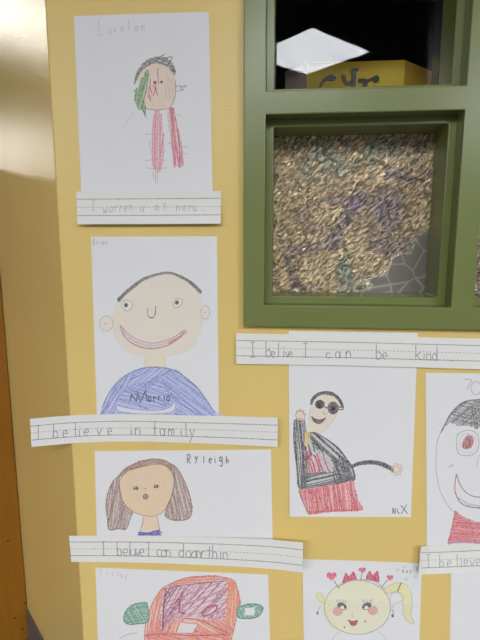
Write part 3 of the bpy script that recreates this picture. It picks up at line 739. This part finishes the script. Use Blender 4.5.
jk.hatch(c((170,330),(216,330),(240,366),(246,408),(180,424)), 70, 1.25, 1.15, BK, .9, skip=.05, wob=1)
jk.hatch(c((64,390),(170,380),(246,400),(240,416),(150,428),(60,446)), -14, 1.4, 1.15, BK, .9, skip=.1, wob=1.5)
jk.hatch(c((64,250),(110,300),(80,340),(64,400)), 74, 1.9, 1.2, BK, .9, skip=.1, wob=1)
jk.line(jp[3:11], 1.2, BK, .9); jk.line(jp[9:16], 1.0, BK, .9); jk.line(jp[14:18]+jp[:2], 1.0, (70,68,74), .85); job = jk.build()
r = Ink(S, 'drawn_shirt', job, 'red shirt patches inside the jacket')
rp = c((84,332),(110,316),(132,306),(150,330),(172,368),(160,384),(130,378),(105,388),(84,380)); r.hatch(rp, 70, 2.2, 1.4, (196,44,72), .95, skip=.12, wob=1.2); r.hatch(c((66,300),(84,300),(90,345),(78,390),(66,360)), 82, 2.4, 1.2, (186,50,74), .95, skip=.2); r.build()
b = Ink(S, 'drawn_necktie', job, 'yellow collar piece'); pl = c((70,240),(88,240),(86,268),(78,292),(70,280)); b.fill(pl, (214,186,90), .75); b.hatch(pl, 80, 1.4, 1.0, (190,150,50), .8); b.build()
hn = Ink(S, 'drawn_hand', None, 'raised hand')
pl = c((42,172),(50,162),(62,164),(70,176),(68,194),(46,194)); hn.fill(pl, (226,208,182), .75)
for a in (((42,192),(38,178),(41,168)), ((42,174),(44,160),(50,168)), ((50,166),(55,157),(58,168)), ((58,168),(66,162),(66,176)), ((66,176),(73,174),(68,192)), ((36,198),(52,190),(70,198))): hn.line(c(*a), .75, (150,120,96), .8)
hn.build()
ar = Ink(S, 'drawn_arm', None, 'black arm stretched out to the right')
al = c((236,362,.6),(262,351,.9),(300,346,1.05),(335,350,1.1),(365,362,1.1),(386,374,.8)); ar.line(al, 4.2, (96,92,92), .7)
for d in (-1.4, -.5, .5, 1.4): ar.line([(x, y+d, 1) for x, y, k in al], 1.0, BK, .85)
ar.build()
hn = Ink(S, 'drawn_hand', None, 'open hand with spread fingers'); q = c((397,371))[0]; hn.dot(*q, 3.2, 3.4, (228,210,176), .8)
for a in range(0, 360, 52):
    x, y = q[0]+4.6*math.cos(math.radians(a)), q[1]+4.8*math.sin(math.radians(a)); hn.ring(x, y, 1.5, 1.6, .7, (168,142,104), .75, n=9)
hn.build()
pn = Ink(S, 'drawn_trousers', None, 'red crayon trousers')
pp = c((48,446),(100,436),(150,428),(200,422),(242,412),(250,445),(262,482),(276,514),(220,520),(150,524),(84,530),(70,500),(56,472))
pn.fill(pp, (216,120,116), .6); pn.hatch(pp, 84, 1.3, 1.15, (200,66,72), .85, skip=.03, wob=1.2); pn.hatch(pp, 78, 3.4, 1.1, (176,40,52), .85, skip=.25, wob=1.2)
pn.line(c((84,528),(150,520),(220,518),(278,514)), 1.0, (190,50,60), .85); pn.line(c((80,522),(160,516),(240,514),(270,510)), .8, (190,60,66), .8); pn.line(c((48,446),(70,500),(86,530)), 1.0, (120,50,60), .8); pn.build()
t = Ink(S, 'name_lettering')
cm = V(350, 450, 6.857)
for a in (((292,438),(294,396)), ((294,396),(308,438)), ((308,438),(310,400)), ((322,402),(330,436)), ((330,436),(342,430)), ((348,380),(394,436)), ((388,374),(352,438))): t.line(cm(*a), .95, (84,84,88), .8, curve=False)
t.build()

# ================================================================== drawing at the right edge
S = Sheet(DR, [(425.8, 372.6), (556, 375)], [(426.8, 552), (552, 556)], flat(.0012),
          'drawing of a large face with dark hair and red pupil at the right edge', 'drawing')
c = V(415, 365, 6.74); k_ = V(415, 455, 5.123); AX = 480.0
mir = lambda P: [(2*AX-p[0], *p[1:]) for p in P]
sh = Ink(S, 'drawn_shirt', None, 'red crayon shirt'); sp = k_((205,288),(240,312),(290,334),(333,345))+mir(k_((205,288),(240,312),(290,334)))[::-1]+mir(k_((168,452)))+k_((168,452))
sh.fill(sp, (206,104,106), .75, False); sh.hatch(sp, 6, 1.6, 1.2, (192,66,76), .85, skip=.08, wob=1.2, close_smooth=False); sh.line(k_((168,455),(240,445),(333,438)), 1.0, (110,104,160), .75); sh.line(k_((205,288),(190,370),(168,452)), .8, (160,60,80), .8); sh.build()
hp = c((145,560),(158,490),(190,425),(240,335),(300,272),(360,240),(438,230)); lo = k_((105,0),(108,60),(114,120),(132,190),(168,258),(210,300),(270,332),(333,345))
fc = Ink(S, 'drawn_face', None, 'face outlined in pencil'); fc.line([p[:2] for p in hp[::-1]]+lo[1:], .7, (140,136,136), .7); fc.line(mir(hp[::-1]+lo[1:]), .7, (140,136,136), .7)
fc.line(c((110,430),(135,428)), .5, LEAD, .4); fc.line(c((112,390),(128,390)), .5, LEAD, .4); fob = fc.build()
h = Ink(S, 'drawn_hair'); q = c((178,448),(205,395),(240,332),(290,278),(350,246),(438,236)); low = c((438,418),(360,412),(300,408),(262,398),(232,384),(205,410))
hp2 = q+mir(q)[::-1][1:]+mir(low)[::-1]+low[1:]
h.fill(hp2, (122,114,114), .5, False); h.hatch(hp2, -40, 1.6, 1.05, (78,72,74), .8, skip=.06, wob=1, close_smooth=False); h.hatch(hp2, 12, 2.2, 1.1, (54,50,52), .8, skip=.3, wob=1, close_smooth=False); h.hatch(c((380,300),(438,300),(438,420),(380,415)), 82, 1.6, 1.2, (58,44,44), .85, skip=.1); h.hatch(c((340,350),(438,340),(438,420),(345,408)), 8, 3, 1.1, (126,88,80), .7, skip=.2)
h.line(c((175,455),(205,395),(240,332),(290,276),(350,244),(438,232)), 1.4, (76,70,72), .8); h.build()
for mm in (lambda P: P, mir):
    e = Ink(S, 'drawn_eye', fob, 'large eye with red-brown pupil'); out = c((285,470),(320,448),(375,440),(415,465),(430,520),(415,585),(370,608),(310,608),(285,575),(280,520))
    e.line(mm(out+out[:1]), .8, (150,144,144), .75); e.line(mm(c((310,480),(350,460),(395,475),(412,520),(395,580),(350,592),(312,570),(302,520),(310,480))), .5, LEAD, .45)
    ir = c((358,472),(384,478),(396,505),(388,540),(362,562),(332,566),(318,550),(322,520),(336,490)); e.fill(mm(ir), (182,104,96), .8); e.hatch(mm(ir), 110, 1.1, 1.0, (150,60,58), .85); e.ring(*mm(c((356,520)))[0], 1.7, 3.2, .8, (110,50,52)); e.build()
e = Ink(S, 'drawn_nose', fob); e.line(k_((318,60),(322,20),(330,0)), .6, LEAD, .6); e.build()
mo = k_((212,95),(205,150),(206,190),(225,235),(265,262),(333,272)); mi_ = k_((212,95),(230,150),(262,192),(300,212),(333,216))
e = Ink(S, 'drawn_mouth', fob, 'crescent smile with tooth marks')
for mm in (lambda P: P, mir):
    e.line(mm(mo[:4]), 1.0, (176,66,92), .8); e.line(mm(mo[2:]), 1.0, (90,74,78), .8); e.line(mm(mi_), .9, (130,80,92), .8)
    for i in range(9): x = 212+i*14; y = 212+i*9 if i < 5 else 250+(i-5)*3; e.line(mm(k_((x,y-4),(x+4,y+9),(x+9,y+2))), .6, (110,104,104), .7)
e.build()
e = Ink(S, 'pencil_mark'); e.line(k_((172,64),(186,54),(196,48)), .9, (120,116,118), .7); e.build()
t = Ink(S, 'name_lettering'); t.line(c((330,97),(356,95),(384,99)), .8, LEAD, .65); t.line(c((384,99),(368,130),(350,166)), .8, LEAD, .65); t.ring(*c((412,155))[0], 5.2, 6.5, .8, LEAD, .65); t.build()

# blank lower sheet at the right edge
S = Sheet('paper_sheet', [(451.2, 566), (562, 569)], [(448.6, 705), (556, 709)], flat(.0010),
          'mostly hidden white sheet at the lower right edge, below the short strip', 'paper sheet')

S = Sheet('sentence_strip', [(420.6, 546.4), (450, 545.4), (480, 543.9), (560, 541)], [(418.8, 574.6), (450, 573.4), (480, 572.2), (560, 570)], lambda u, v: .0034+.004*v*v+.010*(max(0, .1-u)/.1)**2,
          'white ruled paper strip cut off at the right edge, under the red-pupil face', 'paper strip', 'strip', nu=140, nv=8)
rules(S, [(along(S, .23), 0), (along(S, .50), 1), (along(S, .77), 0)])
write_words(S, words_of((('I',425.5),('b',439),('e',446.5),('l',455),('i',459),('e',463),('v',469.5),('e',475.5)), 12), .75, (116,112,110), .7, .9, lambda x: interp(S.top, x+3)*0.23+interp(S.bot, x+3)*0.77, 6.4)

# ================================================================== drawing: girl with crown and ponytail
FOLD = .26
S = Sheet(DR, [(302.4, 559.2), (360, 560.8), (422, 563.4)], [(305, 716), (360, 716), (417, 716)], lambda u, v: .0012+.0014*max(0, 1-abs(v-FOLD)/.07)+.004*max(0, u-.9)*max(0, .3-v)*30,
          'drawing of a girl with a pink heart crown and yellow ponytail', 'drawing', nu=24, nv=120)
c = V(295, 550, 3.556); PK = (204, 62, 96)
pt_ = Ink(S, 'drawn_ponytail', None, 'yellow ponytail on the right'); pp = c((318,140),(340,124),(372,116),(400,128),(414,160),(416,200),(412,232),(424,262),(404,256),(386,232),(383,190),(376,160),(356,148),(330,156))
pt_.fill(pp, (222,216,150), .8); pt_.hatch(pp, 80, 2, .9, (206,198,110), .6, skip=.2); pt_.line(pp+pp[:1], .6, (150,148,116), .7); pt_.line(c((378,117),(370,134),(364,152)), 1.1, (84,72,56), .85); pt_.build()
tf = Ink(S, 'drawn_hair', None, 'yellow hair tuft on the left'); pp = c((74,158),(88,152),(100,164),(104,190),(92,186),(80,174)); tf.fill(pp, (222,216,140), .8); tf.line(pp+pp[:1], .6, (170,164,110), .7); tf.build()
hp = ell(*c((222,204))[0], 118/3.556, 96/3.556, 28)[:-1]
hd = Ink(S, 'drawn_face'); hd.fill(hp, (226,222,188), .85); hd.hatch(hp, 15, 3, 1.0, (222,216,172), .6, skip=.3); hd.hatch(c((104,190),(118,180),(128,240),(160,285),(140,280),(110,240)), 70, 1.8, 1.0, (214,206,100), .65)
hd.line(hp+hp[:1], .75, (140,138,112), .75); hob = hd.build()
ear = Ink(S, 'drawn_ear', hob); ear.line(c((338,185),(342,160),(362,150),(384,158),(384,176),(356,190),(346,206)), .65, (176,150,146), .7); ear.build()
for xx, m_ in ((166, 1), (256, -1)):
    e = Ink(S, 'drawn_eye', hob, 'eye with long lashes'); q = c((xx, 202))[0]
    e.fill([(q[0]-m_*4.2, q[1]-3.2), (q[0], q[1]-4.4), (q[0]+m_*4.4, q[1]-1.5), (q[0]+m_*4.4, q[1]+1.8), (q[0], q[1]+.4), (q[0]-m_*4, q[1]+1.4)], (58,62,44), .9)
    e.dot(q[0]+m_*.6, q[1]+.6, 1.9, 1.7, (240,240,238), .95); e.line([(q[0]-m_*4, q[1]+2), (q[0]+m_*.5, q[1]+2.8), (q[0]+m_*4.6, q[1]+2.2)], .7, (50,48,44))
    for d in (-3.6, -2, 0, 2, 3.6): e.line([(q[0]+d, q[1]-3.6), (q[0]+d*1.35-.6*m_, q[1]-7.4)], .6, (120,134,96), .75)
    e.build()
for xx, yy in ((152, 218), (277, 215)):
    e = Ink(S, 'drawn_cheek', hob, 'rosy cheek'); q = c((xx, yy))[0]; e.dot(*q, 4.8, 4.4, (208,142,132), .75); e.ring(*q, 4.6, 4.2, .6, (188,100,100), .7); e.build()
e = Ink(S, 'drawn_nose', hob); e.line(c((206,222),(202,234),(210,236)), .55, (160,140,110), .7); e.build()
e = Ink(S, 'drawn_mouth', hob, 'red open smile'); pl = c((188,248),(206,254),(222,250),(216,266),(202,268)); e.fill(pl, (176,52,62), .9, False); e.line(pl+pl[:1], .7, (130,40,50), .85); e.build()
e = Ink(S, 'drawn_beauty_mark', hob); e.dot(*c((176,275))[0], .9, .9, (120,100,80)); e.build()
e = Ink(S, 'drawn_beauty_mark', hob); e.dot(*c((250,254))[0], .9, .9, (120,100,80)); e.build()
cw = Ink(S, 'drawn_crown', None, 'pink pointed crown')
for pl in (((168,118),(174,100),(180,80),(192,96),(208,76),(216,92),(220,106),(196,108)), ((252,106),(258,86),(266,74),(276,92),(292,74),(298,94),(300,114),(278,108))): q = c(*pl); cw.fill(q, (206,76,106), .85, False); cw.hatch(q, 70, 1.2, 1.0, (184,34,72), .9); cw.line(q+q[:1], .7, (170,36,72), .85, curve=False)
cw.line(c((150,135),(190,112),(240,106),(285,112),(318,140)), .9, (150,120,100), .7); cw.build()
def heart(name, x, y, s, stem, lab):
    e = Ink(S, name, None, lab); q = c((x, y))[0]
    pl = [(q[0]+s*16*math.sin(a)**3/16, q[1]-s*(13*math.cos(a)-5*math.cos(2*a)-2*math.cos(3*a)-math.cos(4*a))/16) for a in [i*math.pi/10 for i in range(20)]]
    e.fill(pl, (210,92,120), .85, False); e.hatch(pl, 60, 1.2, .9, PK, .9, close_smooth=False); e.line(c(*stem), .8, (130,90,80), .8); e.build()
heart('drawn_heart', 130, 92, 5.0, ((138,108),(148,124),(158,136)), 'pink heart on a stem, left of the crown')
heart('drawn_heart', 240, 71, 3.4, ((238,80),(236,92),(234,106)), 'small pink heart on a stem, in the middle of the crown')
heart('drawn_heart', 338, 98, 3.4, ((330,106),(318,120),(308,134)), 'pink heart on a stem, right of the crown')
e = Ink(S, 'drawn_earring'); e.line(c((92,196),(86,208),(81,220)), .5, (150,120,120), .7); e.dot(*c((80,224))[0], 1.0, 1.5, DARK); e.build()
e = Ink(S, 'drawn_earring'); e.line(c((344,210),(350,220),(347,230)), .7, (90,80,80), .8); e.dot(*c((347,234))[0], 1.3, 1.6, (60,52,50)); e.build()
e = Ink(S, 'drawn_shoulder'); e.line(c((158,292),(140,306),(130,330)), .6, (160,160,150), .6); e.build()
e = Ink(S, 'drawn_shoulder'); e.line(c((292,292),(314,304),(330,330)), .6, (160,160,150), .6); e.build()
t = Ink(S, 'name_lettering'); cm = V(385, 555, 12)
for x, y in ((150,170), (232,140), (255,285), (370,255)): q = cm((x, y))[0]; t.line([(q[0]-1.4, q[1]+1.2), (q[0]+.2, q[1]-1.6), (q[0]+1.4, q[1]+1.3), (q[0]-1.4, q[1]+1.2)], .55, (150,156,154), .7, curve=False)
write(t, [('M', 402.5, 572.8, .62), ('a', 406, 572.8), ('y', 409.5, 572, 1.0)], 2.3, .6, (110,104,116), .75); t.line(cm((365,155),(385,150),(380,180),(370,190)), .7, (150,90,110), .75); t.build()

# ------------------------------------------------------------------ world and view
w = bpy.data.worlds.new('world'); sc.world = w; w.use_nodes = True
w.node_tree.nodes['Background'].inputs[0].default_value = (1.0, .97, .92, 1); w.node_tree.nodes['Background'].inputs[1].default_value = .18
sc.view_settings.view_transform = 'Standard'; sc.view_settings.look = 'None'; sc.view_settings.exposure = 0.92; sc.view_settings.gamma = 1.0
sc.view_settings.use_curve_mapping = False
sc.cycles.use_denoising = True
